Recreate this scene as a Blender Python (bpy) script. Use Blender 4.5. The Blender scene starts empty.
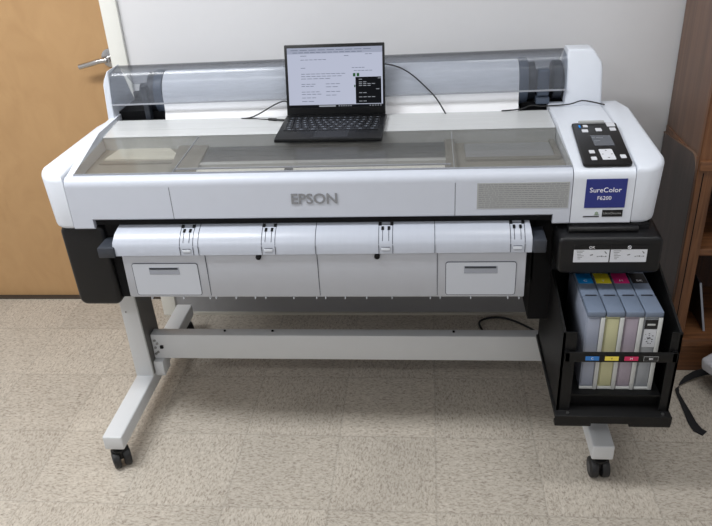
import bpy, bmesh, math, random
from mathutils import Vector, Matrix
random.seed(7)
S = bpy.context.scene
COL = S.collection
PI = math.pi

# ------------------------------------------------------------------ materials
def new_mat(name):
    m = bpy.data.materials.new(name); m.use_nodes = True
    nt = m.node_tree; nt.nodes.clear()
    out = nt.nodes.new('ShaderNodeOutputMaterial')
    return m, nt, out
def N(nt, t, **kw):
    n = nt.nodes.new(t)
    for k, v in kw.items():
        if k in n.inputs: n.inputs[k].default_value = v
        else: setattr(n, k, v)
    return n
def lin(c):
    return tuple(((x/255)/12.92 if x/255 <= .04045 else ((x/255+.055)/1.055)**2.4) for x in c)
def L4(c): return (*lin(c), 1)
def pbr(name, rgb, rough=.5, metal=0, spec=.5, var=.04, scale=30, bump=0, bscale=200, coat=0, stretch=None):
    m, nt, out = new_mat(name)
    p = N(nt, 'ShaderNodeBsdfPrincipled', Roughness=rough, Metallic=metal)
    p.inputs['Specular IOR Level'].default_value = spec
    p.inputs['Coat Weight'].default_value = coat
    tc = N(nt, 'ShaderNodeTexCoord'); src = tc.outputs['Object']
    if stretch:
        mp = N(nt, 'ShaderNodeMapping'); mp.inputs['Scale'].default_value = stretch
        nt.links.new(src, mp.inputs['Vector']); src = mp.outputs['Vector']
    no = N(nt, 'ShaderNodeTexNoise', Scale=scale, Detail=4.0); nt.links.new(src, no.inputs['Vector'])
    c = lin(rgb)
    mx = N(nt, 'ShaderNodeMix', data_type='RGBA')
    mx.inputs[6].default_value = (*[x*(1-var) for x in c], 1)
    mx.inputs[7].default_value = (*[min(1, x*(1+var)) for x in c], 1)
    nt.links.new(no.outputs['Fac'], mx.inputs[0])
    nt.links.new(mx.outputs[2], p.inputs['Base Color'])
    if bump:
        nb = N(nt, 'ShaderNodeTexNoise', Scale=bscale, Detail=2.0); nt.links.new(src, nb.inputs['Vector'])
        b = N(nt, 'ShaderNodeBump', Strength=bump, Distance=.001)
        nt.links.new(nb.outputs['Fac'], b.inputs['Height']); nt.links.new(b.outputs['Normal'], p.inputs['Normal'])
    nt.links.new(p.outputs[0], out.inputs[0])
    return m
def smoked(name, tint, haze=.1, hazecol=(150, 150, 148), rough=.08, gl=.6):
    m, nt, out = new_mat(name)
    tr = N(nt, 'ShaderNodeBsdfTransparent'); tr.inputs[0].default_value = (*tint, 1)
    df = N(nt, 'ShaderNodeBsdfDiffuse'); df.inputs[0].default_value = L4(hazecol)
    tc = N(nt, 'ShaderNodeTexCoord')
    mp = N(nt, 'ShaderNodeMapping'); mp.inputs['Scale'].default_value = (1, 6, 6)
    no = N(nt, 'ShaderNodeTexNoise', Scale=14.0, Detail=5.0)
    nt.links.new(tc.outputs['Object'], mp.inputs[0]); nt.links.new(mp.outputs[0], no.inputs['Vector'])
    mr = N(nt, 'ShaderNodeMapRange'); mr.inputs['From Min'].default_value = .3; mr.inputs['From Max'].default_value = .75
    mr.inputs['To Min'].default_value = haze*.7; mr.inputs['To Max'].default_value = haze*1.35
    nt.links.new(no.outputs['Fac'], mr.inputs[0])
    a = N(nt, 'ShaderNodeMixShader'); nt.links.new(mr.outputs[0], a.inputs[0])
    nt.links.new(tr.outputs[0], a.inputs[1]); nt.links.new(df.outputs[0], a.inputs[2])
    g = N(nt, 'ShaderNodeBsdfGlossy', Roughness=rough); g.inputs[0].default_value = (gl, gl, gl, 1)
    fr = N(nt, 'ShaderNodeFresnel', IOR=1.45)
    ge = N(nt, 'ShaderNodeNewGeometry'); fm = N(nt, 'ShaderNodeMath', operation='MULTIPLY'); iv = N(nt, 'ShaderNodeMath', operation='SUBTRACT')
    iv.inputs[0].default_value = 1; nt.links.new(ge.outputs['Backfacing'], iv.inputs[1])   # outer faces only: no false total reflection in the thin sheet
    nt.links.new(fr.outputs[0], fm.inputs[0]); nt.links.new(iv.outputs[0], fm.inputs[1])
    b = N(nt, 'ShaderNodeMixShader'); nt.links.new(fm.outputs[0], b.inputs[0])
    nt.links.new(a.outputs[0], b.inputs[1]); nt.links.new(g.outputs[0], b.inputs[2])
    nt.links.new(b.outputs[0], out.inputs[0])
    return m
def emit(name, rgb, strength):
    m, nt, out = new_mat(name)
    e = N(nt, 'ShaderNodeEmission', Strength=strength); e.inputs[0].default_value = L4(rgb)
    nt.links.new(e.outputs[0], out.inputs[0]); return m
def wood(name, c1, c2, rough=.4, grain=(3, 3, .25), scale=14, dist=2.0):
    m, nt, out = new_mat(name)
    p = N(nt, 'ShaderNodeBsdfPrincipled', Roughness=rough)
    tc = N(nt, 'ShaderNodeTexCoord'); mp = N(nt, 'ShaderNodeMapping'); mp.inputs['Scale'].default_value = grain
    no = N(nt, 'ShaderNodeTexNoise', Scale=float(scale), Detail=8.0, Distortion=dist)
    nt.links.new(tc.outputs['Object'], mp.inputs[0]); nt.links.new(mp.outputs[0], no.inputs['Vector'])
    cr = N(nt, 'ShaderNodeValToRGB')
    cr.color_ramp.elements[0].position = .3; cr.color_ramp.elements[0].color = L4(c1)
    cr.color_ramp.elements[1].position = .72; cr.color_ramp.elements[1].color = L4(c2)
    nt.links.new(no.outputs['Fac'], cr.inputs[0]); nt.links.new(cr.outputs[0], p.inputs['Base Color'])
    nt.links.new(p.outputs[0], out.inputs[0]); return m
def floor_mat():
    m, nt, out = new_mat('vinyl_tile')
    p = N(nt, 'ShaderNodeBsdfPrincipled', Roughness=.42)
    p.inputs['Specular IOR Level'].default_value = .35
    tc = N(nt, 'ShaderNodeTexCoord')
    mp = N(nt, 'ShaderNodeMapping'); mp.inputs['Location'].default_value = (-.095, -.003, 0)
    nt.links.new(tc.outputs['Object'], mp.inputs[0])
    sc = N(nt, 'ShaderNodeVectorMath', operation='SCALE'); sc.inputs['Scale'].default_value = 1/.305
    nt.links.new(mp.outputs[0], sc.inputs[0])
    sx = N(nt, 'ShaderNodeSeparateXYZ'); nt.links.new(sc.outputs[0], sx.inputs[0])
    def M(op, a, b=None, c=None):
        n = N(nt, 'ShaderNodeMath', operation=op)
        for i, v in enumerate((a, b, c)):
            if v is None: continue
            if isinstance(v, (int, float)): n.inputs[i].default_value = v
            else: nt.links.new(v, n.inputs[i])
        return n.outputs[0]
    fx, fy = M('FRACT', sx.outputs[0]), M('FRACT', sx.outputs[1])
    ix, iy = M('FLOOR', sx.outputs[0]), M('FLOOR', sx.outputs[1])
    par = M('FLOORED_MODULO', M('ADD', ix, iy), 2.0)
    def edge(f): return M('MINIMUM', f, M('SUBTRACT', 1.0, f))
    e = M('MINIMUM', edge(fx), edge(fy))
    seam = N(nt, 'ShaderNodeMapRange'); seam.inputs['From Min'].default_value = .003; seam.inputs['From Max'].default_value = .014
    seam.inputs['To Min'].default_value = 1; seam.inputs['To Max'].default_value = 0
    nt.links.new(e, seam.inputs[0])
    def streak(s, seed, sc_):
        q = N(nt, 'ShaderNodeMapping'); q.inputs['Scale'].default_value = s; q.inputs['Location'].default_value = (seed, seed, 0)
        nt.links.new(tc.outputs['Object'], q.inputs[0])
        n = N(nt, 'ShaderNodeTexNoise', Scale=sc_, Detail=5.0, Roughness=.7, Distortion=.6)
        nt.links.new(q.outputs[0], n.inputs['Vector']); return n.outputs['Fac']
    a = streak((1, 2.0, 1), 3, 85.0); b = streak((2.0, 1, 1), 9, 85.0)
    mx = N(nt, 'ShaderNodeMix'); nt.links.new(par, mx.inputs[0]); nt.links.new(a, mx.inputs[2]); nt.links.new(b, mx.inputs[3])
    cr = N(nt, 'ShaderNodeValToRGB'); el = cr.color_ramp.elements
    el[0].position = .33; el[0].color = L4((150, 139, 128)); el[1].position = .68; el[1].color = L4((224, 216, 204))
    for pos, c in ((.43, (184, 174, 161)), (.5, (203, 194, 180)), (.58, (211, 202, 189))):
        k = el.new(pos); k.color = L4(c)
    nt.links.new(mx.outputs[0], cr.inputs[0])
    # per-tile tone and broad soiling
    cb = N(nt, 'ShaderNodeCombineXYZ'); nt.links.new(ix, cb.inputs[0]); nt.links.new(iy, cb.inputs[1])
    wn = N(nt, 'ShaderNodeTexWhiteNoise'); nt.links.new(cb.outputs[0], wn.inputs['Vector'])
    big = N(nt, 'ShaderNodeTexNoise', Scale=2.6, Detail=4.0); nt.links.new(tc.outputs['Object'], big.inputs['Vector'])
    t = M('ADD', M('MULTIPLY', wn.outputs['Value'], .09), M('ADD', M('MULTIPLY', big.outputs['Fac'], .34), .57))
    t = M('MULTIPLY', t, M('SUBTRACT', 1.0, M('MULTIPLY', seam.outputs[0], .15)))
    vm = N(nt, 'ShaderNodeVectorMath', operation='SCALE'); nt.links.new(cr.outputs[0], vm.inputs[0]); nt.links.new(t, vm.inputs['Scale'])
    nt.links.new(vm.outputs[0], p.inputs['Base Color'])
    bp = N(nt, 'ShaderNodeBump', Strength=.25, Distance=.001); nt.links.new(mx.outputs[0], bp.inputs['Height'])
    nt.links.new(bp.outputs[0], p.inputs['Normal'])
    nt.links.new(p.outputs[0], out.inputs[0]); return m

WHITE = pbr('white_plastic', (217, 222, 231), .38, var=.02)
FRONT = pbr('light_grey_plastic', (195, 200, 211), .42, var=.02)
FLAP = pbr('output_guide_grey', (178, 183, 194), .3, var=.03, stretch=(10, 1, 1), scale=12)
FLAPLOW = pbr('output_guide_lower', (190, 194, 203), .45, var=.025)
PANEL = pbr('access_panel_grey', (188, 192, 200), .5, var=.02)
RECESS = pbr('recess_grey', (150, 154, 164), .5)
SEAM = pbr('seam_dark', (66, 69, 78), .8)
SEAML = pbr('seam_pale', (150, 153, 160), .8)
BLACK = pbr('black_plastic', (19, 19, 21), .4, spec=.35)
BLACKM = pbr('matt_black_metal', (14, 14, 15), .5, spec=.3, bump=.2)
DEEP = pbr('deep_black', (16, 16, 18), .7, spec=.2)
SLATE = pbr('slate_plastic', (48, 52, 60), .45)
SLATE2 = pbr('slate_blue_plastic', (80, 90, 106), .4)
POSTSIDE = pbr('dark_streaked_grey', (112, 110, 108), .4, metal=.3, stretch=(1, 20, .3), var=.15, scale=8)
STEEL = pbr('painted_steel', (206, 208, 210), .42, var=.02)
CHROME = pbr('brushed_chrome', (190, 190, 190), .25, metal=1)
SCREW = pbr('screw_steel', (150, 150, 150), .3, metal=.9)
RUBBER = pbr('caster_rubber', (26, 26, 28), .5)
HUB = pbr('caster_hub', (60, 60, 64), .4)
PAPER = pbr('white_paper', (250, 250, 252), .65, var=.01)
BAR = pbr('hazy_lid_rail', (196, 198, 199), .22, var=.09, stretch=(1, 30, 30), scale=4)
CAVITY = pbr('inner_frame_beige', (152, 149, 141), .5, var=.06)
TRAY = pbr('inner_tray_pale', (226, 223, 212), .45, var=.05, stretch=(1, 8, 1), scale=8)
PLATEN = pbr('platen_grey', (82, 86, 91), .4, var=.08, stretch=(1, 30, 1), scale=5)
CAPST = pbr('capping_plate', (172, 175, 181), .3, metal=.3, var=.2, stretch=(1, 10, 1), scale=3)
DIVID = pbr('inner_divider', (134, 131, 124), .5, var=.2)
LID = smoked('smoked_lid', (.88, .88, .87), .10, (160, 158, 154), .12, .5)
COVER = smoked('smoked_roll_cover', (.84, .855, .88), .12, (160, 164, 172), .14, .45)
BLUE = pbr('badge_blue', (38, 48, 122), .35, var=.03)
WHITEINK = pbr('white_print', (240, 240, 245), .5)
GREYINK = pbr('grey_lettering', (132, 134, 138), .4)
SILVER = pbr('silver_label', (166, 168, 168), .45, var=.04)
DARKINK = pbr('dark_print', (52, 52, 56), .6)
MIDINK = pbr('mid_print', (112, 114, 116), .6)
GREENINK = pbr('green_grey_print', (140, 155, 140), .6)
LABELW = pbr('label_white', (212, 214, 220), .5)
TANKTOP = pbr('ink_tank_top', (110, 122, 141), .42, var=.05)
TANKRIB = pbr('ink_tank_rib', (196, 198, 196), .5)
CYAN = pbr('cyan_label', (20, 140, 215), .5); YEL = pbr('yellow_label', (245, 225, 50), .5)
MAG = pbr('magenta_label', (225, 45, 125), .5); BK = pbr('black_label', (26, 26, 28), .5)
CY2 = pbr('cyan_tag', (48, 118, 190), .5); YE2 = pbr('yellow_tag', (236, 214, 84), .5); MA2 = pbr('magenta_tag', (200, 44, 92), .5)
WIN = [pbr('ink_window_' + n, c, .35, var=.06) for n, c in
       (('grey_blue', (150, 156, 172)), ('pale_yellow', (190, 188, 150)), ('mauve', (160, 150, 162)), ('cool_grey', (150, 154, 160)))]
WALL = pbr('painted_wall', (217, 217, 219), .85, var=.015, bump=.1, bscale=90)
TRIM = pbr('white_trim', (226, 226, 220), .55, var=.02)
BASE = pbr('grey_vinyl_base', (150, 150, 152), .5)
TOE = pbr('pale_base_toe', (190, 186, 176), .6)
CEIL = pbr('ceiling_tile', (225, 224, 220), .9)
DOORW = wood('door_veneer', (178, 141, 98), (188, 151, 107), .45, (1.6, 1.6, 1.0), 5, 1.5)
SHELF = wood('walnut_veneer', (86, 54, 33), (136, 92, 60), .4, (9, 9, .5), 5, 1.5)
SHELFH = wood('walnut_shelf', (86, 54, 33), (134, 90, 58), .4, (.6, 9, 9), 5, 1.5)
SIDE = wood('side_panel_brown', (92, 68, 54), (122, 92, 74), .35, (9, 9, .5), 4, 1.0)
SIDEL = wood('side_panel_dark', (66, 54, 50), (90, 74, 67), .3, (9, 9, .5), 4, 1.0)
FABRIC = pbr('black_webbing', (22, 22, 25), .8, bump=.5, bscale=900)
PATCH = pbr('grey_fabric', (196, 196, 202), .85, var=.12, scale=160, bump=.4)
LAPB = pbr('laptop_black', (13, 14, 16), .38, spec=.3)
KEYS = pbr('key_black', (20, 22, 26), .5)
KEYL = pbr('key_legend', (112, 118, 128), .5)
SCRW = emit('screen_page', (214, 220, 242), .70)
SCRT = emit('screen_tab_strip', (196, 203, 226), .6)
SCRD = emit('screen_dark', (34, 36, 40), .5)
SCRTX = emit('screen_text', (120, 128, 150), .6)
SCRLT = emit('screen_light_text', (190, 195, 205), .6)
SCRG = emit('screen_green', (60, 110, 70), .6)
LCD = pbr('lcd_grey', (84, 88, 96), .2)
LED = emit('power_led', (60, 150, 240), .9)
LCDT = pbr('lcd_text', (120, 125, 132), .4)
CABLE = pbr('cable_black', (24, 24, 26), .45)

# ------------------------------------------------------------------ mesh helpers
class MB:
    def __init__(s): s.bm = bmesh.new()
    def _merge(s, b, mat):
        for f in b.faces: f.material_index = mat
        me = bpy.data.meshes.new('tmp'); b.to_mesh(me); b.free()
        s.bm.from_mesh(me); bpy.data.meshes.remove(me)
    def box(s, x0, x1, y0, y1, z0, z1, bev=0, seg=2, mat=0, M=None):
        b = bmesh.new(); bmesh.ops.create_cube(b, size=1)
        for v in b.verts:
            v.co = Vector(((x0+x1)/2+v.co.x*(x1-x0), (y0+y1)/2+v.co.y*(y1-y0), (z0+z1)/2+v.co.z*(z1-z0)))
        if bev: bmesh.ops.bevel(b, geom=b.edges[:], offset=bev, segments=seg, profile=.5, affect='EDGES', clamp_overlap=True)
        if M: bmesh.ops.transform(b, matrix=M, verts=b.verts)
        s._merge(b, mat); return s
    def prism(s, pts, axis, lo, hi, mat=0, bev=0, seg=2):
        b = bmesh.new()
        def P(a, c, t): return {'X': (t, a, c), 'Y': (a, t, c), 'Z': (a, c, t)}[axis]
        A = [b.verts.new(P(a, c, lo)) for a, c in pts]; B = [b.verts.new(P(a, c, hi)) for a, c in pts]
        n = len(pts); caps = [b.faces.new(A), b.faces.new(B[::-1])]
        for i in range(n): b.faces.new((A[i], A[(i+1) % n], B[(i+1) % n], B[i]))
        bmesh.ops.recalc_face_normals(b, faces=b.faces)
        if bev:
            es = set(e for f in caps for e in f.edges)
            bmesh.ops.bevel(b, geom=list(es), offset=bev, segments=seg, profile=.5, affect='EDGES', clamp_overlap=True)
        s._merge(b, mat); return s
    def cyl(s, p0, p1, r, n=24, mat=0, r2=None, bev=0):
        p0, p1 = Vector(p0), Vector(p1); d = p1-p0
        b = bmesh.new()
        bmesh.ops.create_cone(b, cap_ends=True, segments=n, radius1=r, radius2=r if r2 is None else r2, depth=d.length)
        if bev:
            es = [e for e in b.edges if len([f for f in e.link_faces if len(f.verts) > 4]) == 1]
            bmesh.ops.bevel(b, geom=es, offset=bev, segments=2, profile=.5, affect='EDGES')
        bmesh.ops.transform(b, matrix=Matrix.Translation((p0+p1)/2) @ d.to_track_quat('Z', 'Y').to_matrix().to_4x4(), verts=b.verts)
        s._merge(b, mat); return s
    def tube(s, pts, r, n=8, mat=0, smooth=3):
        pts = [Vector(p) for p in pts]
        q = []
        for i in range(len(pts)-1):
            a, b_, c, d = pts[max(i-1, 0)], pts[i], pts[i+1], pts[min(i+2, len(pts)-1)]
            for k in range(smooth):
                t = k/smooth
                q.append(.5*((2*b_)+(-a+c)*t+(2*a-5*b_+4*c-d)*t*t+(-a+3*b_-3*c+d)*t**3))
        q.append(pts[-1]); b = bmesh.new(); rings = []
        up = Vector((0, 0, 1))
        for i, p in enumerate(q):
            t = (q[min(i+1, len(q)-1)]-q[max(i-1, 0)]).normalized()
            u = t.cross(up)
            if u.length < .05: u = t.cross(Vector((1, 0, 0)))
            u.normalize(); w = u.cross(t).normalized()
            rings.append([b.verts.new(p+r*(math.cos(2*PI*j/n)*u+math.sin(2*PI*j/n)*w)) for j in range(n)])
        for i in range(len(rings)-1):
            for j in range(n): b.faces.new((rings[i][j], rings[i][(j+1) % n], rings[i+1][(j+1) % n], rings[i+1][j]))
        b.faces.new(rings[0]); b.faces.new(rings[-1][::-1])
        bmesh.ops.recalc_face_normals(b, faces=b.faces)
        s._merge(b, mat); return s
    def ribbon(s, pts, w, th, mat=0):
        # pts: list of (centre, side vector)
        b = bmesh.new(); R = []
        for i, (p, sd) in enumerate(pts):
            p = Vector(p); sd = Vector(sd)*w/2
            t = (Vector(pts[min(i+1, len(pts)-1)][0])-Vector(pts[max(i-1, 0)][0])).normalized()
            nn = sd.cross(t).normalized()*th/2
            R.append([b.verts.new(p+a*sd+c*nn) for a, c in ((-1, -1), (1, -1), (1, 1), (-1, 1))])
        for i in range(len(R)-1):
            for j in range(4): b.faces.new((R[i][j], R[i][(j+1) % 4], R[i+1][(j+1) % 4], R[i+1][j]))
        b.faces.new(R[0]); b.faces.new(R[-1][::-1])
        bmesh.ops.recalc_face_normals(b, faces=b.faces)
        s._merge(b, mat); return s
    def text(s, body, size, M, mat=0, extrude=.0006, offset=0, align='CENTER', sx=1):
        cu = bpy.data.curves.new('t', 'FONT'); cu.body = body; cu.size = size; cu.extrude = extrude; cu.offset = offset
        cu.align_x = align; cu.align_y = 'CENTER'; cu.resolution_u = 3
        o = bpy.data.objects.new('t', cu); COL.objects.link(o)
        dg = bpy.context.evaluated_depsgraph_get(); dg.update()
        me = bpy.data.meshes.new_from_object(o.evaluated_get(dg))
        b = bmesh.new(); b.from_mesh(me)
        bmesh.ops.transform(b, matrix=M @ Matrix.Diagonal((sx, 1, 1, 1)), verts=b.verts)
        bpy.data.objects.remove(o); bpy.data.curves.remove(cu); bpy.data.meshes.remove(me)
        s._merge(b, mat); return s
    def warp(s, fn):
        for v in s.bm.verts: v.co = Vector(fn(*v.co))
        return s
    def xf(s, M): bmesh.ops.transform(s.bm, matrix=M, verts=s.bm.verts); return s
    def build(s, name, mats, parent=None, smooth=True, label=None):
        if not isinstance(mats, (list, tuple)): mats = [mats]
        vs = [v.co for v in s.bm.verts]
        lo = Vector([min(v[i] for v in vs) for i in range(3)]); hi = Vector([max(v[i] for v in vs) for i in range(3)])
        c = (lo+hi)/2
        if parent is None: c.z = lo.z
        bmesh.ops.translate(s.bm, verts=s.bm.verts, vec=-c)
        me = bpy.data.meshes.new(name); s.bm.to_mesh(me); s.bm.free()
        for m in mats: me.materials.append(m)
        if smooth:
            me.polygons.foreach_set('use_smooth', [True]*len(me.polygons))
            me.set_sharp_from_angle(angle=math.radians(38))
        o = bpy.data.objects.new(name, me); COL.objects.link(o)
        pw = Vector((0, 0, 0)); q = parent
        while q: pw += q.location; q = q.parent
        o.parent = parent; o.location = c-pw
        if label: o['label'] = label
        return o
def arc(cx, cy, r, a0, a1, n=6):
    return [(cx+r*math.cos(math.radians(a0+(a1-a0)*i/n)), cy+r*math.sin(math.radians(a0+(a1-a0)*i/n))) for i in range(n+1)]
def rrect(x0, x1, y0, y1, r, n=5):
    return arc(x1-r, y0+r, r, -90, 0, n)+arc(x1-r, y1-r, r, 0, 90, n)+arc(x0+r, y1-r, r, 90, 180, n)+arc(x0+r, y0+r, r, 180, 270, n)
def thing(name, label, cat, loc, group=None):
    o = bpy.data.objects.new(name, None); COL.objects.link(o); o.location = loc
    o.empty_display_size = .05; return tag(o, label, cat, group)
def tag(o, label, cat, group=None):
    o['label'] = label; o['category'] = cat
    if group: o['group'] = group
    return o
def struct(o): o['kind'] = 'structure'; return o
FX = Matrix.Rotation(PI/2, 4, 'X')            # text facing -Y
def face_y(x, y, z): return Matrix.Translation((x, y, z)) @ FX

# ------------------------------------------------------------------ setting
WY = .687
struct(MB().box(-2.6, 2.3, -3.4, .87, -.05, 0).build('floor', floor_mat(), smooth=False))
struct(MB().box(-2.6, 2.3, -3.4, .87, 2.6, 2.65).build('ceiling', CEIL, smooth=False))
b = MB().box(-.860, 2.3, WY, WY+.2, 0, 2.6).box(-1.80, -.860, WY, WY+.2, 2.06, 2.6).box(-2.6, -1.80, WY, WY+.2, 0, 2.6)
struct(b.build('wall_back', WALL, smooth=False))
struct(MB().box(-2.7, -2.6, -3.4, .9, 0, 2.6).build('wall_left', WALL, smooth=False))
struct(MB().box(2.3, 2.4, -3.4, .9, 0, 2.6).build('wall_right', WALL, smooth=False))
struct(MB().box(-2.6, 2.3, -3.5, -3.4, 0, 2.6).build('wall_front', WALL, smooth=False))
d = struct(MB().box(-1.80, -.862, .825, .868, .006, 2.06, .001, 1).build('door_1', DOORW))
h = MB().cyl((-.928, .825, 1.028), (-.928, .812, 1.028), .034, 32, bev=.002).cyl((-.928, .812, 1.028), (-.928, .775, 1.028), .011, 16)
h.tube([(-.928, .777, 1.028), (-.955, .772, 1.026), (-.99, .770, 1.018), (-1.034, .772, 1.008)], .0095, 12)
h.build('door_handle', CHROME, d, label='chrome lever handle')
# casing round the door opening
b = MB().box(-.866, -.808, WY-.016, WY, 0, 2.09, .003).box(-1.85, -.866, WY-.016, WY, 2.04, 2.09, .003).box(-1.85, -1.79, WY-.016, WY, 0, 2.04, .003)
struct(b.build('trim_1', TRIM))
b = MB().box(-.808, 2.3, WY-.006, WY, 0, .10).box(-.808, 2.3, WY-.014, WY, 0, .012, mat=1)
struct(b.build('baseboard_back', [BASE, TOE]))
struct(MB().box(-1.80, -.860, .80, .87, 0, .006).build('trim_2', pbr('door_threshold', (60, 52, 44), .6), smooth=False))

# ------------------------------------------------------------------ printer
P = thing('wide_format_printer', 'large white wide-format printer with ink tanks on a wheeled steel stand', 'printer', (0, .1, 0))
# --- housing
XL, XR, FY = -.748, .748, -.06
def fprof(zb, y1=-.034):
    return [(y1, zb), (FY+.004, zb)] + [(FY, zb+.004)] + [(FY, .872)] + arc(FY+.022, .877, .022, 180, 92, 6) + [(y1, .899)]
b = MB()
b.prism(fprof(.750), 'X', XL, -.690).prism(fprof(.777), 'X', -.690, .552).prism(fprof(.752), 'X', .552, .5945)
for x in (-.458, .300): b.box(x-.0006, x+.0006, FY-.0004, FY+.001, .778, .872, mat=1)
b.build('front_panel', [FRONT, SEAM], P)
# core housing
b = MB()
b.box(-.745, .745, -.03, .60, .757, .862)
b.box(-.745, .745, .37, .60, .862, .903)
b.build('main_housing', WHITE, P)
# lens shaped end covers
def flare(x, y, z):   # the lid opening widens a little towards the rear on the left
    return x-.034*min(1.15, max(0, (y+.03)/.25))*min(1, max(0, (-.60-x)/.12)), y, z
def endcover(sg):
    xi, xo = .749*sg, .826*sg
    r = .055
    pts = [(xi, FY)]
    cx, cy = xo-sg*r, FY+r
    for i in range(9):
        a = math.radians(90*i/8)
        pts.append((cx+sg*r*math.sin(a), cy-r*math.cos(a)))
    pts += [(xo, .36), (xo-sg*.02, .44), (xi, .44)]
    b = MB().prism(pts, 'Z', .750, .932, bev=.012, seg=3)
    def w(x, y, z):
        if z > .85:
            t = min(1, max(0, (y-FY)/.20)); z -= (1-t)**2*.030
        if z > .85 and sg < 0: z -= .020*min(1, max(0, (y-.03)/.30))
        if z < .80:
            t = min(1, abs(x-xi)/abs(xo-xi)); x -= sg*.008*t
        if sg < 0: x -= .034*min(1.15, max(0, (y+.03)/.25))*max(0, 1-abs(x-xi)/.06)
        return x, y, z
    b.warp(w); return b.build('end_cover', WHITE, P)
endcover(-1); endcover(1)
# control console right of the lid
def sl(y): return .902 + max(0, min(.30, y+.05))*.0933
b = MB().prism([(-.034, .752), (FY+.004, .752), (FY, .756), (FY, .874)] + arc(FY+.024, .878, .024, 180, 95, 6) + [(-.02, .905), (.25, .930), (.44, .930), (.44, .80), (-.034, .80)], 'X', .5965, .7475)
b.build('console_housing', WHITE, P)
b = MB().prism([(-.034, .80), (-.034, .899), (.03, .906), (.25, .925), (.44, .928), (.44, .80)], 'X', -.7475, -.728)
b.warp(flare).build('side_rail', WHITE, P)
# inside of the body, under the lid
b = MB().box(-.728, .5955, -.033, .24, .862, .874)
b.warp(flare).build('inner_deck', CAVITY, P)
b = MB().prism([(-.758+.04, .150), (-.738+.035, .262), (-.555, .250), (-.478, .142)], 'Z', .874, .878)
b.build('inner_tray', TRAY, P)
b = MB().prism([(-.715, .130), (-.600, .120), (-.47, .135), (-.47, .112), (-.600, .108), (-.72, .112)], 'Z', .874, .879)  # darker curved stripe: recess shadow in front of the tray, put in as colour
b.build('tray_recess_shade', DIVID, P)
b = MB().box(-.425, .283, .095, .235, .874, .879)
for k in range(2): b.box(-.425, .283, .150+k*.05, .1515+k*.05, .879, .8796)
b.build('platen', PLATEN, P)
b = MB().box(-.425, .283, .074, .095, .874, .884).build('platen_edge', BAR, P)
b = MB().box(-.405, .275, -.028, .045, .874, .8835).build('front_rail', pbr('pale_inner_rail', (246, 245, 240), .5), P)
b = MB()
b.prism([(-.475, -.02), (-.40, -.02), (-.425, .235), (-.515, .235)], 'Z', .874, .886)
for k in range(7): b.box(-.475+k*.01, -.471+k*.01, -.02, .04, .886, .888)
b.build('inner_divider', DIVID, P)
b = MB().box(.279, .306, -.02, .235, .874, .888).build('inner_divider', DIVID, P)
b = MB().box(.335, .575, .105, .222, .874, .878).build('capping_plate', CAPST, P)
b = MB().box(.335, .585, .085, .105, .874, .880).box(.575, .590, .09, .23, .874, .882)
b.build('capping_frame', DIVID, P)
MB().box(-.152, -.132, -.026, .020, .8835, .897, .002).build('lid_latch', SLATE, P)
# lid
def lz(y): return .899+(y+.033)*.036
b = MB().box(-.727, .5945, -.033, .238, 0, .004)
b.warp(lambda x, y, z: flare(x, y, z+lz(y)))
b.build('top_lid', LID, P, label='smoked see-through lid')
b = MB().box(-.727, .5945, .2385, .300, .874, 0.005+.899).box(-.727, .5945, .3005, .392, .862, .904)
b.bm.verts.ensure_lookup_table()
b.warp(lambda x, y, z: (x, y, z+(lz(y)-.899) if z > .88 else z))
b.box(-.727, .5945, .2385, .2415, .9128, .9145)
b.warp(flare).build('rear_lid_rail', BAR, P, label='hazy silver rail behind the lid')
b = MB()
for x in (-.452, .298): b.box(x-.0005, x+.0005, -.03, .235, 0, .0046)
b.box(-.727, .5945, -.0345, -.033, -.001, .005)
b.box(-.45, -.10+.39, -.006, -.004, 0, .0046)
b.warp(lambda x, y, z: flare(x, y, z+lz(y)))
b.build('lid_edge', SEAML, P)
# --- lettering and labels
MB().text('EPSON', .0405, face_y(-.0685, FY-.0008, .8325), extrude=.0012, offset=.0008, sx=1.02).build('brand_lettering', [GREYINK], P, False, label='raised grey lettering')
b = MB().box(.356, .588, FY-.001, FY, .799, .870)
w = b.build('warning_label', SILVER, P, False, label='silver label of fine print')
b = MB(); z = .866
rows = 12
for i in range(rows):
    z = .8665-i*.0056; x = .360
    while x < .583:
        l = random.uniform(.004, .016)
        if i in (4, 7) and x > .50: l = .03
        b.box(x, min(x+l, .585), FY-.0013, FY-.0009, z-.0024, z); x += l+.0018
b.build('fine_print', pbr('fine_print_grey', (134, 136, 138), .6), w, False)
bd = MB().box(.628, .729, FY-.0012, FY, .797, .8765, .0004, 1).build('model_badge', BLUE, P, False, label='dark blue badge')
MB().text('SureColor', .0185, face_y(.677, FY-.0014, .846), extrude=.0002).text('F6200', .0145, face_y(.676, FY-.0014, .824), extrude=.0002).build('badge_lettering', WHITEINK, bd, False)
b = MB().box(.675, .726, FY-.001, FY, .772, .791)
st = b.build('sticker', BLACK, P, False)
MB().text('UltraChrome', .0082, face_y(.700, FY-.0012, .7815), extrude=.0001).build('sticker_lettering', SILVER, st, False)
b = MB().box(.628, .668, FY-.001, FY, .7715, .7745).build('sticker', DARKINK, P, False)
MB().cyl((.661, FY, .782), (.661, FY-.001, .782), .0045, 12).box(.655, .668, FY-.001, FY, .7765, .7785).build('emblem', GREENINK, P, False)

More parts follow.
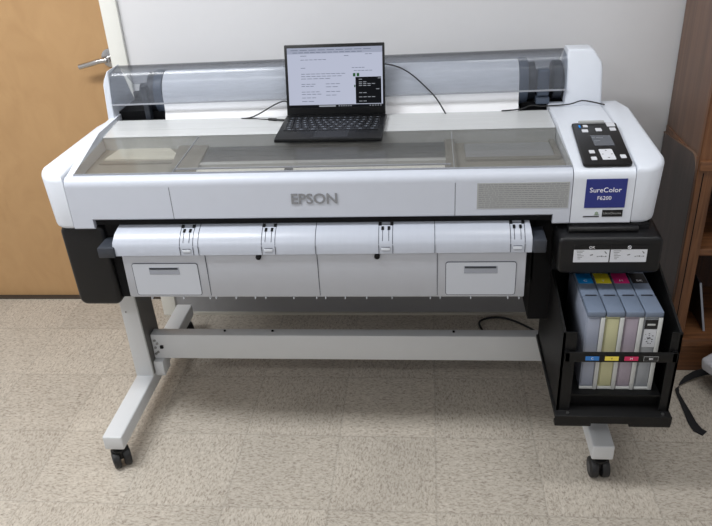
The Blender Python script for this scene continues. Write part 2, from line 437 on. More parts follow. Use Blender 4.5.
# --- control panel
def cp(u, v):     # panel square -> world
    x = .631+.121*u+(-.012)*v; y = .212+(-.260)*v+.006*u
    return x, y
def cpad(b, u0, u1, v0, v1, h0, h1, mat=0, r=.0):
    x0, y1 = cp(u0, v0); x1, y0 = cp(u1, v1)
    m = MB()
    rr = r or .0
    if rr: m.prism(rrect(min(x0, x1), max(x0, x1), y0, y1, rr), 'Z', h0, h1, mat)
    else: m.box(min(x0, x1), max(x0, x1), y0, y1, h0, h1, mat=mat)
    return m
SLP = (.930-.902)/.30
def cbuild(m, name, mat, par, label=None):
    m.warp(lambda x, y, z: (x, y, z+.902+(min(y, .25)+.05)*.0905))
    return m.build(name, mat, par, label=label)
m = MB().prism([(a-(.212-c)*.046, c) for a, c in rrect(.631, .752, -.047, .213, .010)], 'Z', .001, .0085, bev=.0015)
cpn = cbuild(m, 'control_panel', BLACK, P, 'black control panel')
cbuild(cpad(0, .16, .74, -.02, .04, .0085, .0125, r=.003), 'panel_tab', SILVER, cpn)
cbuild(cpad(0, .33, .78, .34, .60, .0085, .0093), 'display_screen', LCD, cpn)
cbuild(MB().box(.668, .676, .108, .112, .0093, .0096).box(.679, .697, .108, .112, .0093, .0096).box(.670, .686, .088, .091, .0093, .0096), 'display_text', LCDT, cpn)
for u, v, w_, h_, mt in ((.16, .10, .035, .045, LED), (.29, .10, .09, .045, LABELW), (.86, .085, .16, .08, LABELW), (.25, .22, .115, .055, LABELW), (.555, .205, .115, .06, LABELW),
                         (.87, .205, .115, .06, LABELW), (.25, .73, .10, .055, LABELW), (.25, .88, .10, .055, LABELW), (.86, .86, .10, .06, LABELW)):
    cbuild(cpad(0, u-w_*.6, u+w_*.6, v-h_*.62, v+h_*.62, .0085, .0100, r=.0018), 'button' if mt is not LED else 'power_light', mt, cpn)
m = cpad(0, .40, .70, .68, .92, .0085, .0098, r=.003)
bt = cbuild(m, 'arrow_pad', LABELW, cpn)
m = MB(); cx_, cy_ = cp(.55, .80)
for a in range(4):
    dx, dy = round(math.cos(a*PI/2)), round(math.sin(a*PI/2))
    px, py = cx_+dx*.011, cy_+dy*.021
    m.prism([(px+dx*.003, py+dy*.004), (px-dy*.003-dx*.001, py+dx*.003-dy*.002), (px+dy*.003-dx*.001, py-dx*.003-dy*.002)], 'Z', .0098, .0102)
cbuild(m, 'arrow_mark', MIDINK, bt)

# --- roll bay at the rear
b = MB().box(-.772, -.60, .44, .60, .903, .935).box(.52, .648, .44, .60, .903, .93)
b.box(-.772, .648, .585, .60, .903, .96)
b.box(-.772, -.625, .40, .44, .9035, .909).box(.515, .648, .40, .44, .9035, .909)
b.build('roll_bay', DEEP, P)
CP_ = [(.401, .969), (.408, .99), (.414, 1.02), (.424, 1.050), (.434, 1.062), (.50, 1.070), (.575, 1.035), (.60, .985)]
b = MB(); th = .003
inner = [(y+th, z-th) for y, z in CP_]
b.prism(CP_+inner[::-1], 'X', -.773, .645).warp(lambda x, y, z: (x, y, z+.009*(x+.77)/1.4))
b.build('roll_cover', COVER, P, label='smoked see-through roll cover')
b = MB().box(-.773, .645, .3985, .403, .966, .9705).warp(lambda x, y, z: (x, y, z+.009*(x+.77)/1.4)).build('cover_edge', SEAML, P)
def capprof(y0=.425):
    return [(y0, .905), (y0+.004, 1.0)] + [(y0+.02, 1.055), (y0+.034, 1.078)] + [(.49, 1.087), (.61, 1.087), (.61, .905)]
b = MB().prism([(.63, .0)]*0 + [(.6455, .905), (.6455, 1.094), (.712, 1.094), (.722, 1.090), (.745, 1.056), (.748, 1.04), (.753, .905)], 'Y', .395, .61, bev=.006, seg=3)
def capw(x, y, z):
    z += (-.013+.009*(x+.77)/1.4)*(z-.905)/.183
    if z > 1.0 and y < .5: y += (z-1.0)/.075*.030
    elif z > 1.0: y -= (z-1.0)/.075*.10
    return x, y, z
b.warp(capw); b.build('roll_end_cap', WHITE, P)
b = MB().prism([(-.7745, .905), (-.7745, 1.083), (-.779, 1.082), (-.789, 1.056), (-.792, 1.04), (-.795, .905)], 'Y', .395, .61, bev=.003, seg=2)
b.warp(capw); b.build('roll_end_cap', WHITE, P)
# holders
RC = (.490, .984)
b = MB().cyl((-.664, *RC), (-.640, *RC), .064, 40, bev=.003).cyl((-.700, *RC), (-.664, *RC), .030, 24)
b.box(-.676, -.658, .413, .47, .91, 1.02, .003)
b.build('roll_holder', SLATE, P)
b = MB().cyl((-.640, *RC), (-.612, *RC), .071, 40, bev=.003).build('holder_flange', SLATE2, P)
b = MB().cyl((.509, *RC), (.536, *RC), .071, 40, bev=.003).build('holder_flange', SLATE2, P)
b = MB().cyl((.536, *RC), (.560, *RC), .058, 36, bev=.003).cyl((.560, *RC), (.60, *RC), .034, 24, mat=0).cyl((.612, *RC), (.640, *RC), .060, 36, bev=.003)
b.box(.563, .597, .418, .45, .955, 1.035, .004, mat=1).box(.560, .600, .415, .45, .93, .952, .003, mat=1)
b.build('roll_holder', [SLATE, SLATE2], P)

# --- underside, left black housing
b = MB().prism(rrect(-.800, -.672, .498, .756, .022), 'Y', -.052, .28, bev=.012, seg=3)
b.warp(lambda x, y, z: (x+(.752-z)*.02, y, z)); b.build('side_housing', BLACK, P, label='black lower housing under the left end')
b = MB().box(-.670, .555, .01, .42, .60, .757)
b.box(-.672, -.612, -.035, .08, .518, .757).box(.515, .572, .0, .30, .42, .757).box(.495, .52, .0, .30, .55, .757)
b.build('underside_housing', DEEP, P)
b = MB().box(-.690, .552, -.045, .0, .757, .777).build('output_slot', DEEP, P)
MB().box(-.676, -.628, -.105, -.03, .682, .714, .004).build('guide_bracket', SLATE, P)
MB().box(.501, .535, -.105, -.02, .690, .728, .004).build('guide_bracket', SLATE, P)
# --- output guide flap
X0, X1 = -.634, .500
def TZ(x): return .004*(x-X0)/(X1-X0)
b = MB().prism([(.01, .762), (-.03, .758), (-.072, .742), (-.092, .724), (-.098, .712), (-.099, .686), (-.094, .684), (-.06, .70), (.01, .74)], 'X', X0, X1, bev=.001, seg=1)
b.warp(lambda x, y, z: (x+(.012 if x < 0 else -.010)*max(0, min(1, (y+.09)/.09)), y, z+TZ(x)))
up = b.build('output_guide', FLAP, P)
b = MB().prism([(-.090, .6995), (-.092, .555), (-.088, .549), (-.06, .546), (-.055, .56), (-.07, .69)], 'X', -.616, .487, bev=.001, seg=1)
low = b.build('lower_guide_panel', FLAPLOW, P)
# surface height on upper guide
def gz(y):
    pr = [(.01, .762), (-.03, .758), (-.072, .742), (-.092, .724), (-.098, .712)]
    for (a, za), (c, zc) in zip(pr, pr[1:]):
        if c <= y <= a: return za+(zc-za)*(y-a)/(c-a)
    return .712
def gstrip(b, x, w_, y0, y1, lift=.0006, mat=0, n=6):
    ys = sorted(set([y0, y1]+[k for k in (-.03, -.072, -.092) if y1 < k < y0]), reverse=True)
    for ya, yb in zip(ys, ys[1:]):
        bb = bmesh.new()
        up4 = [(x-w_/2, ya), (x+w_/2, ya), (x+w_/2, yb), (x-w_/2, yb)]
        ex = .002 if x > -.0 else 0
        vs = [bb.verts.new((p, q, gz(q)+lift+TZ(p))) for p, q in up4]
        vb = [bb.verts.new((p, q, gz(q)-.001+TZ(p))) for p, q in up4]
        bb.faces.new(vs); bb.faces.new(vb[::-1])
        for i in range(4): bb.faces.new((vs[i], vs[(i+1) % 4], vb[(i+1) % 4], vb[i]))
        bmesh.ops.recalc_face_normals(bb, faces=bb.faces)
        b._merge(bb, mat)
for x in (-.392, -.070, .2475):
    b = MB()
    gstrip(b, x, .0016, .0, -.0975, .0008)
    b.box(x-.0007, x+.0007, -.0994-.0004, -.098, .687+TZ(x), .713+TZ(x))
    b.build('guide_seam', SEAM, up, False)
for x in (-.379, -.069, .254): MB().box(x-.0007, x+.0007, -.0926, -.088, .556, .686).build('panel_joint', SEAM, low, False)
# paper guide clips
for xc in (-.425, -.198, .118, .462):
    e = TZ(xc)
    hw = .0185
    b = MB()
    for sx_ in (-1, 1): gstrip(b, xc+sx_*hw, .0016, -.040, -.0975, .0008, 0)
    for sx_ in (-1, 1): b.box(xc+sx_*hw-.0007, xc+sx_*hw+.0007, -.0996, -.0985, .687+e, .712+e)
    for sx_ in (-1, 1):
        gstrip(b, xc+sx_*hw*.85, .008, -.047, -.056, .0030, 1, 2)
        gstrip(b, xc+sx_*hw*.45, .0065, -.0605, -.0715, .0022, 1, 2)
        gstrip(b, xc+sx_*hw*.45, .0016, -.0715, -.0935, .0008, 0)
    gstrip(b, xc, 2*hw*.8, -.0520, -.0540, .0008, 0, 1)
    b.box(xc-hw*.62, xc+hw*.62, -.1006, -.0985, .696+e, .7045+e, .001, 1, mat=2)
    b.box(xc-hw*.62, xc+hw*.62, -.1003, -.0985, .7050+e, .7060+e, mat=0)
    b.build('paper_clip_guide', [SEAM, DEEP, WHITE], up)
# thumb screws
for x in (-.229, .094):
    MB().cyl((x, -.090, .679), (x, -.100, .679), .0075, 18, bev=.001).build('thumb_screw', DEEP, low)
# access doors
for x0, x1, hx0, hx1 in ((-.593, -.404, -.545, -.458), (.276, .463, .325, .414)):
    o = MB()
    pts = rrect(x0, x1, .557, .659, .007)
    inn = rrect(x0+.0016, x1-.0016, .5586, .6574, .006)
    b = MB().prism(pts, 'Y', -.0925, -.0905); dd = b.build('access_door', SEAM, low)
    MB().prism(inn, 'Y', -.0930, -.0905).build('door_face', PANEL, dd)
    hh = MB().box(hx0, hx1, -.0935, -.0925, .624, .647, .001, 1).build('recessed_handle', RECESS, dd)
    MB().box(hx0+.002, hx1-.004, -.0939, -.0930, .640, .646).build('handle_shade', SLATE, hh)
for x in (-.555, -.462, -.385, -.368, -.31, -.255, -.225, -.145, -.08, -.055, .0, .06, .13, .235, .262, .345, .445, .475):
    MB().box(x-.0011, x+.0011, -.0905, -.08, .5425, .549).build('guide_tooth', WHITE, low)
# --- right side: black cover over the ink bay
b = MB().prism(rrect(.564, .826, .628, .744, .016), 'Y', -.104, .05, bev=.008, seg=3)
def icw(x, y, z):
    if z > .70: z -= (0 if y > -.02 else (-.02-y)*.15)
    x2 = x+(.74-z)*.03 if x < .7 else x
    return x2, y, z
b.warp(icw); ic = b.build('ink_bay_cover', BLACK, P, label='black cover over the ink bay')
b = MB().box(.565, .805, -.030, .28, .60, .757).box(.60, .80, -.06, -.02, .715, .752, .006)
b.build('ink_bay_housing', DEEP, P)
MB().cyl((.592, -.070, .741), (.768, -.070, .741), .0085, 16, bev=.002).box(.592, .768, -.070, -.045, .733, .748).build('cover_handle', BLACK, ic)
DZ = .018
for x0, x1, t in ((.6045, .694, 'OK'), (.697, .788, 'no')):
    b = MB().box(x0, x1, -.1052, -.1040, .6450+DZ, .682+DZ)
    dc = b.build('instruction_label', LABELW, ic, False)
    hd = MB().box(x0, x1, -.1055, -.1045, .682+DZ, .694+DZ).box(x0-.0006, x1+.0006, -.1046, -.1040, .6442+DZ, .695+DZ, mat=0).build('label_header', BLACK, dc, False)
    if t == 'OK':
        MB().text('OK', .0105, face_y((x0+x1)/2, -.1056, .688+DZ), extrude=.0001).build('header_text', WHITEINK, hd, False)
    else:
        m = MB(); cxx = (x0+x1)/2
        ring = [(cxx+.0042*math.cos(2*PI*i/16), -.1058, .688+DZ+.0042*math.sin(2*PI*i/16)) for i in range(17)]
        m.tube(ring, .0006, 5, smooth=1).tube([(cxx-.003, -.1058, .691+DZ), (cxx+.003, -.1058, .685+DZ)], .0006, 5, smooth=1)
        m.build('prohibition_mark', WHITEINK, hd, False)
    m = MB(); cxx = (x0+x1)/2
    for k in range(6):
        zz = .6785+DZ-k*.0046; m.box(x0+.007+k*.0008, x0+.026-(k % 3)*.004, -.1055, -.1050, zz-.0012, zz)
    m.prism([(cxx-.003, .667+DZ), (cxx+.004, .669+DZ), (cxx+.004, .6655+DZ), (cxx-.003, .664+DZ)], 'Y', -.1055, -.1050)
    for k in range(5):
        xx = x1-.030+k*.005; m.box(xx, xx+.0036, -.1055, -.1050, .6605+DZ+(k % 2)*.001, .6625+DZ+(k % 3)*.0008)
    m.prism([(x1-.013, .676+DZ), (x1-.011, .677+DZ), (x1-.006, .671+DZ), (x1-.008, .669+DZ)], 'Y', -.1055, -.1050)
    m.build('pictogram', MIDINK, dc, False)
# --- ink tray
TY = -.235
b = MB()
prL = [(TY, .276), (TY, .532), (TY+.012, .536), (.04, .590), (.13, .590), (.13, .300), (.06, .258)]
b.prism(prL, 'X', .572, .578).box(.572, .606, TY, TY+.004, .27, .531)
prR = [(TY, .276), (TY, .525), (TY+.012, .530), (.02, .600), (.13, .600), (.13, .262)]
b.prism(prR, 'X', .858, .864).box(.838, .864, TY, TY+.004, .27, .531)
b.box(.572, .864, .126, .130, .262, .600)
b.box(.600, .840, -.225, .126, .320, .326)
b.box(.606, .838, -.205, -.200, .262, .326)
tray = b.build('ink_tray', BLACKM, P, label='black metal tray holding the ink tanks')
b = MB().box(.566, .868, TY-.022, .13, .266, .280, .003)
b.box(.566, .868, TY-.024, TY-.020, .254, .280, .001, 1)
b.box(.566, .662, TY-.024, TY-.004, .244, .258, .003).box(.760, .868, TY-.024, TY-.004, .244, .258, .003)
b.build('tray_floor', BLACKM, tray)
for x in (.60, .846): MB().cyl((x, TY-.012, .280), (x, TY-.012, .2825), .004, 12).build('screw', SCREW, tray)
bar = MB().box(.578, .858, TY-.010, TY-.004, .446, .476, .002).box(.578, .590, TY-.010, TY+.004, .446, .476).box(.846, .858, TY-.010, TY+.004, .446, .476).build('label_bar', BLACKM, tray)
for i, (mt, t) in enumerate(((CY2, 'C'), (YE2, 'Y'), (MA2, 'M'), (BK, 'BK'))):
    x0 = .630+i*.0485
    m = MB()
    if i == 3: m.box(x0-.001, x0+.035, TY-.0106, TY-.0096, .4515, .4655, mat=1)
    m.box(x0, x0+.034, TY-.0112, TY-.0096, .4525, .4645)
    tg = m.build('ink_tag', [mt, SILVER], bar, False)
    MB().text(t, .009, face_y(x0+.017, TY-.0113, .4585), extrude=.0001).build('tag_letter', WHITEINK if i != 1 else DARKINK, tg, False)

# --- stand
b = MB()
st = bpy.data.objects
for sg in (-1, 1):
    xa, xb = (-.749, -.688) if sg < 0 else (.688, .749)
    pt = MB().box(xa, xb, .089, .205, .125, .757, .003).warp(lambda x, y, z: (x-sg*0-(.014*min(1, max(0, (z-.13)/.32)) if sg < 0 and x > -.72 else 0), y, z)).build('stand_post', STEEL, P)
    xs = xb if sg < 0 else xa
    MB().box(xs-.0012, xs+.0012, .096, .204, .135, .755).warp(lambda x, y, z: (x-(.014*min(1, max(0, (z-.13)/.32)) if sg < 0 else 0), y, z)).build('post_side_plate', POSTSIDE, pt, label='darker inner face')  # thin plate added to make the post's inner face darker and streaked
    MB().box(xa, xb, -.213, .545, .082, .132, .005, 3).build('stand_foot', STEEL, P)
    for yy in (-.185, .515):
        xm = (xa+xb)/2
        RZ = Matrix.Translation((xm, yy, 0)) @ Matrix.Rotation(math.radians(32 if sg < 0 else 4), 4, 'Z') @ Matrix.Translation((-xm, -yy, 0))
        c = MB().cyl((xm, yy, .083), (xm, yy, .066), .014, 16).box(xm-.007, xm+.007, yy-.014, yy+.02, .03, .062, .003).cyl((xm, yy, .060), (xm, yy, .068), .022, 20, bev=.002)
        c = c.xf(RZ).build('caster', BLACK, P)
        for s2 in (-1, 1):
            w_ = MB().cyl((xm+s2*.005, yy, .031), (xm+s2*.027, yy, .031), .031, 28, bev=.005).xf(RZ)
            w_ = w_.build('wheel', RUBBER, c)
            MB().cyl((xm+s2*.027, yy, .031), (xm+s2*.0285, yy, .031), .016, 20).xf(RZ).build('wheel_hub', HUB, w_)
b = MB().box(-.688, .688, .125, .165, .178, .272, .003)
cb_ = b.build('crossbar', STEEL, P)
for x in (-.44, -.28, .31): MB().cyl((x, .150, .272), (x, .150, .276), .004, 10).build('bolt', DEEP, cb_)
for x, z in ((-.676, .250), (-.669, .238), (-.677, .222), (-.671, .205), (-.679, .198)):
    MB().cyl((x, .125, z), (x, .1215, z), .0045, 12, bev=.0008).build('bolt', SCREW, cb_)
MB().box(-.660, -.650, .119, .125, .221, .231).build('bolt', DEEP, cb_)
MB().box(-.688, -.655, .105, .165, .120, .178, .003).build('bracket', STEEL, P)
MB().cyl((-.733, .089, .385), (-.733, .0875, .385), .003, 10).build('bolt', SCREW, P)

# ------------------------------------------------------------------ paper roll (own thing)
R_ = thing('paper_roll', 'wide roll of white paper inside the clear rear cover of the printer', 'paper roll', (-.05, RC[0], RC[1]-.07))
b = MB().cyl((-.610, *RC), (.508, *RC), .0665, 64)
b.build('roll', PAPER, R_)
MB().prism([(.4230, .988), (.4235, .960), (.421, .935), (.411, .912), (.4095, .904), (.4085, .904), (.410, .912), (.4205, .935), (.4225, .960), (.4222, .988)], 'X', -.610, .508).build('loose_sheet', PAPER, R_)

# ------------------------------------------------------------------ ink tanks
CN = ('cyan', 'yellow', 'magenta', 'black')
LB = ('tall ink tank with a blue label, leftmost in the black tray',
      'tall ink tank with a yellow label, between the blue and pink ones',
      'tall ink tank with a pink label, third from the left in the black tray',
      'tall ink tank with a black label and printed front sticker, rightmost in the tray')
for i in range(4):
    x0 = .6335+i*.0475; x1 = x0+.0455; y0, y1, z0, z1 = -.2, .06, .3262, .572
    T = thing('ink_tank', LB[i], 'ink tank', ((x0+x1)/2, -.07, z0), 'ink tanks in the side tray of the printer')
    MB().box(x0, x1, y0+.003, y1, z0, z1-.016, .002).build('body', WIN[i], T)
    MB().box(x0+.003, x1-.012, y0-.0005, y0+.003, z0+.012, z1-.022, .0015).build('ink_window', WIN[i], T)
    MB().box(x1-.0105, x1, y0-.003, y0+.003, z0, z1-.018, .001).box(x0, x1, y0-.002, y0+.003, z0, z0+.008, .001).build('rib', TANKRIB, T)
    l = MB().box(x0, x1, y0-.003, -.122, z1-.016, z1, .003).build('lid', TANKTOP, T)
    MB().box(x0+.008, x1-.008, -.1235, -.120, z1-.0005, z1+.0025, .001).build('lid_tab', SLATE, l)
    MB().box(x0, x1, -.120, y1, z1-.016, z1-.001, .003).build('lid', TANKTOP, T)
    mt = (CYAN, YEL, MAG, BK)[i]
    lb = MB().box(x0+.003, x1-.003, -.056, -.004, z1-.0012, z1+.0002).build('color_label', mt, T, False)
    MB().text(('C', 'Y', 'M', 'BK')[i], .014, Matrix.Translation(((x0+x1)/2, -.044, z1+.0003)), extrude=.0001).build('label_letter', WHITEINK, lb, False)
    if i == 3:
        k = MB().box(x0+.003, x1-.0112, y0-.0014, y0-.0004, z0+.138, z1-.024).build('front_sticker', LABELW, T, False, label='white sticker with black header')
        MB().box(x0+.003, x1-.0112, y0-.0018, y0-.0010, z1-.052, z1-.024).build('sticker_header', BK, k, False)
        MB().box(x0+.009, x1-.017, y0-.0021, y0-.0017, z1-.041, z1-.036).build('header_mark', TANKRIB, k, False)
        m = MB()
        for q in range(20):
            xx = x0+.008+random.random()*.018; zz = z0+.144+random.random()*.040
            m.box(xx, xx+random.uniform(.001, .004), y0-.0017, y0-.0010, zz, zz+.002)
        m.build('sticker_print', DARKINK, k, False)

# ------------------------------------------------------------------ laptop
LT = thing('laptop', 'black laptop standing open on the printer lid showing a web page', 'laptop', (-.045, .23, .905))
LX0, LX1, LY0, LY1 = -.207, .104, .158, .364
def lift(y): return lz(y)+.0052
ROT = Matrix.Translation((-.045, .25, 0)) @ Matrix.Rotation(math.radians(-1.2), 4, 'Z') @ Matrix.Translation((.045, -.25, 0))
def lb(m):
    m.warp(lambda x, y, z: (x, y, z+lift(y))); return m.xf(ROT)
bs = lb(MB().box(LX0, LX1, LY0, LY1, .001, .0125, .003)).build('base', LAPB, LT)
for x in (LX0+.03, LX1-.03):
    for y in (LY0+.02, LY1-.03): lb(MB().cyl((x, y, -.0008), (x, y, .002), .006, 12)).build('rubber_foot', RUBBER, bs)
kb = MB(); kl = MB()
rows = [(14, .305), (14, .0), (13, .0), (12, .0), (11, .0), (8, 0)]
ky0 = .215; kh = .0165
for r in range(6):
    n = (14, 14, 13, 12, 11, 8)[r]; yy = LY1-.028-r*(kh+.0025); hh = kh if r else .011
    wtot = (LX1-LX0)-.03; w_ = wtot/n
    for k in range(n):
        xa = LX0+.015+k*w_
        wk = w_
        kb.box(xa+.0012, xa+wk-.0012, yy-hh, yy, .0118, .0140)
        kl.box(xa+w_*.35, xa+w_*.62, yy-hh*.62, yy-hh*.36, .01400, .01425)
lb(kb).build('keyboard', KEYS, bs, False); lb(kl).build('key_legends', KEYL, bs, False)
lb(MB().box(-.095, .005, LY0+.012, LY0+.072, .0122, .0129, .0003, 1)).build('touchpad', KEYS, bs)
# screen: tilted slab hinged at the back of the base
SH = Matrix.Translation((-.0505, LY1+.004, lift(LY1)+.010)) @ Matrix.Rotation(math.radians(-1.2), 4, 'Z') @ Matrix.Rotation(math.radians(-13), 4, 'X')
def sb(m): return m.xf(SH)
W2 = .153; HT = .210
ld = sb(MB().box(-W2, W2, -.003, .0035, 0, HT, .003)).build('screen_lid', LAPB, LT)
dx0, dx1, dz0, dz1 = -W2+.009, W2-.007, .023, HT-.010
def U(u): return dx0+(dx1-dx0)*u
def V(v): return dz1-(dz1-dz0)*v
m = MB().box(dx0, dx1, -.0034, -.0028, dz0, dz1)
for (u0, u1, v, n) in ((.04, .9, .035, 9), (.06, .80, .075, 12), (.14, .22, .13, 1), (.14, .42, .195, 6), (.14, .20, .33, 1), (.14, .62, .43, 9), (.14, .58, .47, 8), (.14, .46, .51, 5),
                    (.14, .30, .60, 3), (.40, .56, .60, 3), (.14, .28, .635, 3), (.40, .54, .65, 2), (.14, .34, .73, 4), (.40, .56, .73, 3), (.14, .36, .77, 4), (.40, .52, .79, 2), (.14, .30, .83, 3),
                    (.14, .28, .89, 2), (.60, .66, .14, 1), (.82, .90, .12, 2), (.68, .82, .34, 4), (.70, .90, .39, 5)):
    stp = (u1-u0)/n
    for k in range(n): m.box(U(u0+k*stp), U(u0+k*stp+stp*.8), -.0037, -.0033, V(v+.008), V(v), mat=1)
dp = sb(m).build('display', [SCRW, SCRTX], ld, False)
m = MB().box(U(0), U(1), -.0037, -.0033, V(1.0), V(.955))
tb = sb(m).build('taskbar', SCRD, dp, False)
m = MB().box(U(.32), U(.50), -.0040, -.0036, V(.99), V(.965))
for k in range(6): m.box(U(.53+k*.025), U(.542+k*.025), -.0040, -.0036, V(.987), V(.968))
for k in range(5): m.box(U(.86+k*.028), U(.872+k*.028), -.0040, -.0036, V(.985), V(.970))
sb(m).build('taskbar_icons', SCRLT, tb, False)
sb(MB().box(U(0), U(1), -.0036, -.0033, V(.10), V(0))).build('browser_bar', SCRT, dp, False)
pp = sb(MB().box(U(.715), U(.985), -.0038, -.0033, V(.945), V(.50))).build('chat_window', SCRD, dp, False)
m = MB()
for v, u0, n in ((.535, .75, 1), (.58, .75, 2), (.61, .75, 4), (.64, .75, 3), (.70, .93, 1), (.76, .75, 2), (.83, .75, 4), (.90, .75, 2), (.52, .95, 1)):
    for k in range(n): m.box(U(u0+k*.045), U(u0+k*.045+.034), -.0041, -.0037, V(v+.010), V(v))
sb(m).build('chat_text', SCRLT, pp, False)
m = MB()
for u in (.69, .73): m.box(U(u), U(u+.026), -.0039, -.0033, V(.49), V(.435))
m.box(U(.70), U(.712), -.0039, -.0033, V(.67), V(.63))
sb(m).build('page_pictures', SCRG, dp, False)

# ------------------------------------------------------------------ cables
c = MB().tube([(-.190, .378, .958), (-.208, .380, .972), (-.240, .382, .962), (-.285, .383, .938), (-.316, .384, .9235), (-.340, .384, .9195), (-.352, .383, .9195), (-.335, .379, .9195), (-.305, .377, .9195)], .0021, 8)
c.cyl((-.235, .353, .922), (-.262, .362, .921), .0045, 12, bev=.001).cyl((-.206, .345, .922), (-.235, .353, .922), .0032, 10).tube([(-.262, .362, .921), (-.285, .370, .9195), (-.305, .377, .9195)], .0016, 8)
tag(c.build('charging_cable', CABLE), 'thin black cable with a plug, lying left of the laptop', 'cable')
c = MB().tube([(.098, .412, 1.068), (.113, .408, 1.068), (.148, .405, 1.058), (.184, .398, 1.037), (.223, .396, 1.001), (.257, .394, .964), (.287, .380, .9165)], .0022, 8)
tag(c.build('usb_cable', CABLE), 'thin black cable hanging from the laptop down over the rear roll cover', 'cable')
c = MB().tube([(.455, .388, .9215), (.510, .388, .925), (.542, .388, .936), (.571, .388, .933), (.600, .386, .934), (.630, .386, .935), (.660, .386, .938), (.690, .386, .947), (.722, .386, .942), (.757, .380, .9345)], .0021, 8)
tag(c.build('data_cable', CABLE), 'thin black cable running across the white top beside the control panel', 'cable')
c = MB().tube([(.437, .560, .0045), (.428, .595, .0045), (.432, .625, .0045), (.465, .648, .0045), (.512, .652, .0045), (.556, .633, .0045), (.599, .597, .0045), (.640, .548, .0045), (.68, .46, .0045)], .0042, 10)
tag(c.build('power_cable', CABLE), 'black power cable curving on the floor behind the stand crossbar', 'cable')

# ------------------------------------------------------------------ bookcase
BX, BYF = 1.042, .318
B = thing('bookcase', 'dark walnut bookcase against the wall right of the printer', 'bookcase', (1.5, .5, 0))
MB().box(BX, BX+.02, BYF+.02, WY-.016, 0, 2.0, .001, 1).build('side_panel', SIDE, B)
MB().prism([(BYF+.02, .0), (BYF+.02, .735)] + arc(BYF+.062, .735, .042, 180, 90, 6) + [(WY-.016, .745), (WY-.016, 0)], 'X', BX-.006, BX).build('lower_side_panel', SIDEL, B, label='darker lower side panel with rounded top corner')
m = MB().prism([(BYF+.02, .735)] + arc(BYF+.062, .735, .042, 180, 90, 6) + [(WY-.016, .745), (WY-.016, .749)] + arc(BYF+.062, .735, .046, 90, 180, 6), 'X', BX-.0075, BX)
m.build('panel_edge', pbr('pale_edge_band', (122, 98, 82), .5), B)
MB().box(BX-.006, BX+.046, BYF, BYF+.02, 0, 2.0, .002, 1).build('front_stile', SHELF, B)
MB().box(BX+.011, BX+.014, BYF-.001, BYF+.001, .02, .735).build('stile_groove', DEEP, B)
MB().box(1.95, 1.99, BYF, BYF+.02, 0, 2.0, .002, 1).build('front_stile', SHELF, B)
MB().box(1.97, 1.99, BYF+.02, WY-.016, 0, 2.0).build('side_panel', SIDE, B)
MB().box(BX+.02, 1.97, WY-.022, WY-.016, 0, 2.0).build('back_panel', wood('dark_back_panel', (46, 28, 20), (70, 44, 30), .6), B)
for z0, z1, yf in ((.745, .775, BYF-.012), (.447, .472, BYF+.012), (.112, .140, BYF-.012), (1.15, 1.172, BYF+.012), (1.55, 1.572, BYF+.012), (1.98, 2.0, BYF)):
    MB().box(BX-.004 if yf < BYF+.005 else BX+.02, 1.985 if yf < BYF+.005 else 1.97, yf, WY-.022, z0, z1, .003).build('shelf', SHELFH, B)
MB().box(BX-.003, 1.985, BYF+.004, BYF+.022, 0, .112, .001, 1).build('plinth', SHELFH, B)
b = MB().box(1.165, 1.171, .36, .60, .1405, .330, .001, 1)
b.warp(lambda x, y, z: (x+(z-.1405)*-.22, y, z))
bn = b.build('folder', pbr('black_folder', (30, 30, 34), .35)); tag(bn, 'thin dark folder leaning on the lowest bookcase shelf', 'folder')
b = MB().box(1.1645, 1.1715, .358, .3605, .1405, .330); b.warp(lambda x, y, z: (x+(z-.1405)*-.22, y, z))
b.build('edge_strip', RECESS, bn, label='white front edge')

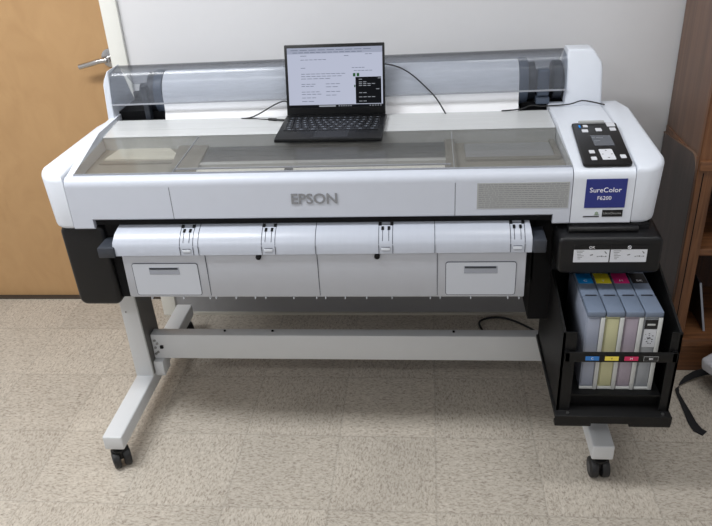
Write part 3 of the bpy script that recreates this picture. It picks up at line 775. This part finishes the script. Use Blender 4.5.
# ------------------------------------------------------------------ bag on the floor with a strap
G = thing('bag', 'black bag with grey fabric side lying on the floor by the bookcase', 'bag', (1.30, .18, 0))
b = MB().box(1.19, 1.50, .03, .26, .002, .115, .035, 4); b.build('body', FABRIC, G)
b = MB().box(1.145, 1.32, .16, .262, .085, .135, .012, 3, M=Matrix.Translation((1.2, .2, .1)) @ Matrix.Rotation(math.radians(28), 4, 'Z') @ Matrix.Rotation(math.radians(-12), 4, 'Y') @ Matrix.Translation((-1.2, -.2, -.1)))
b.build('fabric_panel', PATCH, G, label='grey fabric panel')
pts = [((1.260, .235, .050), (0, .4, .9)), ((1.210, .270, .040), (0, .4, .9)), ((1.165, .278, .030), (0, .42, .9)), ((1.125, .268, .022), (0, .5, .8)), ((1.092, .250, .016), (.1, .7, .5)), ((1.070, .232, .010), (.3, .6, .2)), ((1.058, .214, .006), (.5, .2, .05)),
       ((1.054, .190, .004), (.42, 0, 0)), ((1.055, .150, .003), (.55, .05, 0)), ((1.056, .100, .003), (.8, .05, 0)), ((1.056, .045, .003), (1, .1, 0)), ((1.062, .012, .003), (1.1, .35, 0)), ((1.078, -.004, .003), (.7, .7, 0))]
MB().ribbon(pts, .026, .0028).build('strap', FABRIC, G)

# ------------------------------------------------------------------ lights
def area(name, loc, sx, sy, energy, col=(.96, .98, 1), rot=(0, 0, 0)):
    l = bpy.data.lights.new(name, 'AREA'); l.shape = 'RECTANGLE'; l.size = sx; l.size_y = sy; l.energy = energy; l.color = col
    o = bpy.data.objects.new(name, l); COL.objects.link(o); o.location = loc; o.rotation_euler = rot; return o
for i, (x, y, e) in enumerate(((-1.25, -.55, 50), (1.0, -.55, 14), (-1.2, -2.4, 17), (.9, -2.4, 9))):
    area('ceiling_lamp', (x, y, 2.57), 1.2, .35, e)
W = bpy.data.worlds.new('world'); S.world = W; W.use_nodes = True
W.node_tree.nodes['Background'].inputs[0].default_value = (.8, .85, 1, 1); W.node_tree.nodes['Background'].inputs[1].default_value = .1

# ------------------------------------------------------------------ camera
cam = bpy.data.cameras.new('camera'); co = bpy.data.objects.new('camera', cam); COL.objects.link(co)
F = 728.158
cam.sensor_width = 36; cam.lens = F/712*36
R = ((0.995138298375451, -0.005198878243373568, -0.09835008272199101), (0.08391485524499155, -0.47799454684015075, 0.8743451894190825), (-0.05155641740485864, -0.8783474169462159, -0.4752344168600234))
M = Matrix(((R[0][0], -R[0][1], -R[0][2], 0.2292935792687054), (R[1][0], -R[1][1], -R[1][2], -1.8107196649590152), (R[2][0], -R[2][1], -R[2][2], 1.5912988375768975), (0, 0, 0, 1)))
co.matrix_world = M
cam.clip_start = .02
S.camera = co
vs = S.view_settings; vs.view_transform = 'Standard'; vs.look = 'None'; vs.exposure = 0; vs.gamma = 1; vs.use_curve_mapping = False
S.cycles.use_denoising = True
S.cycles.max_bounces = 8; S.cycles.transparent_max_bounces = 12
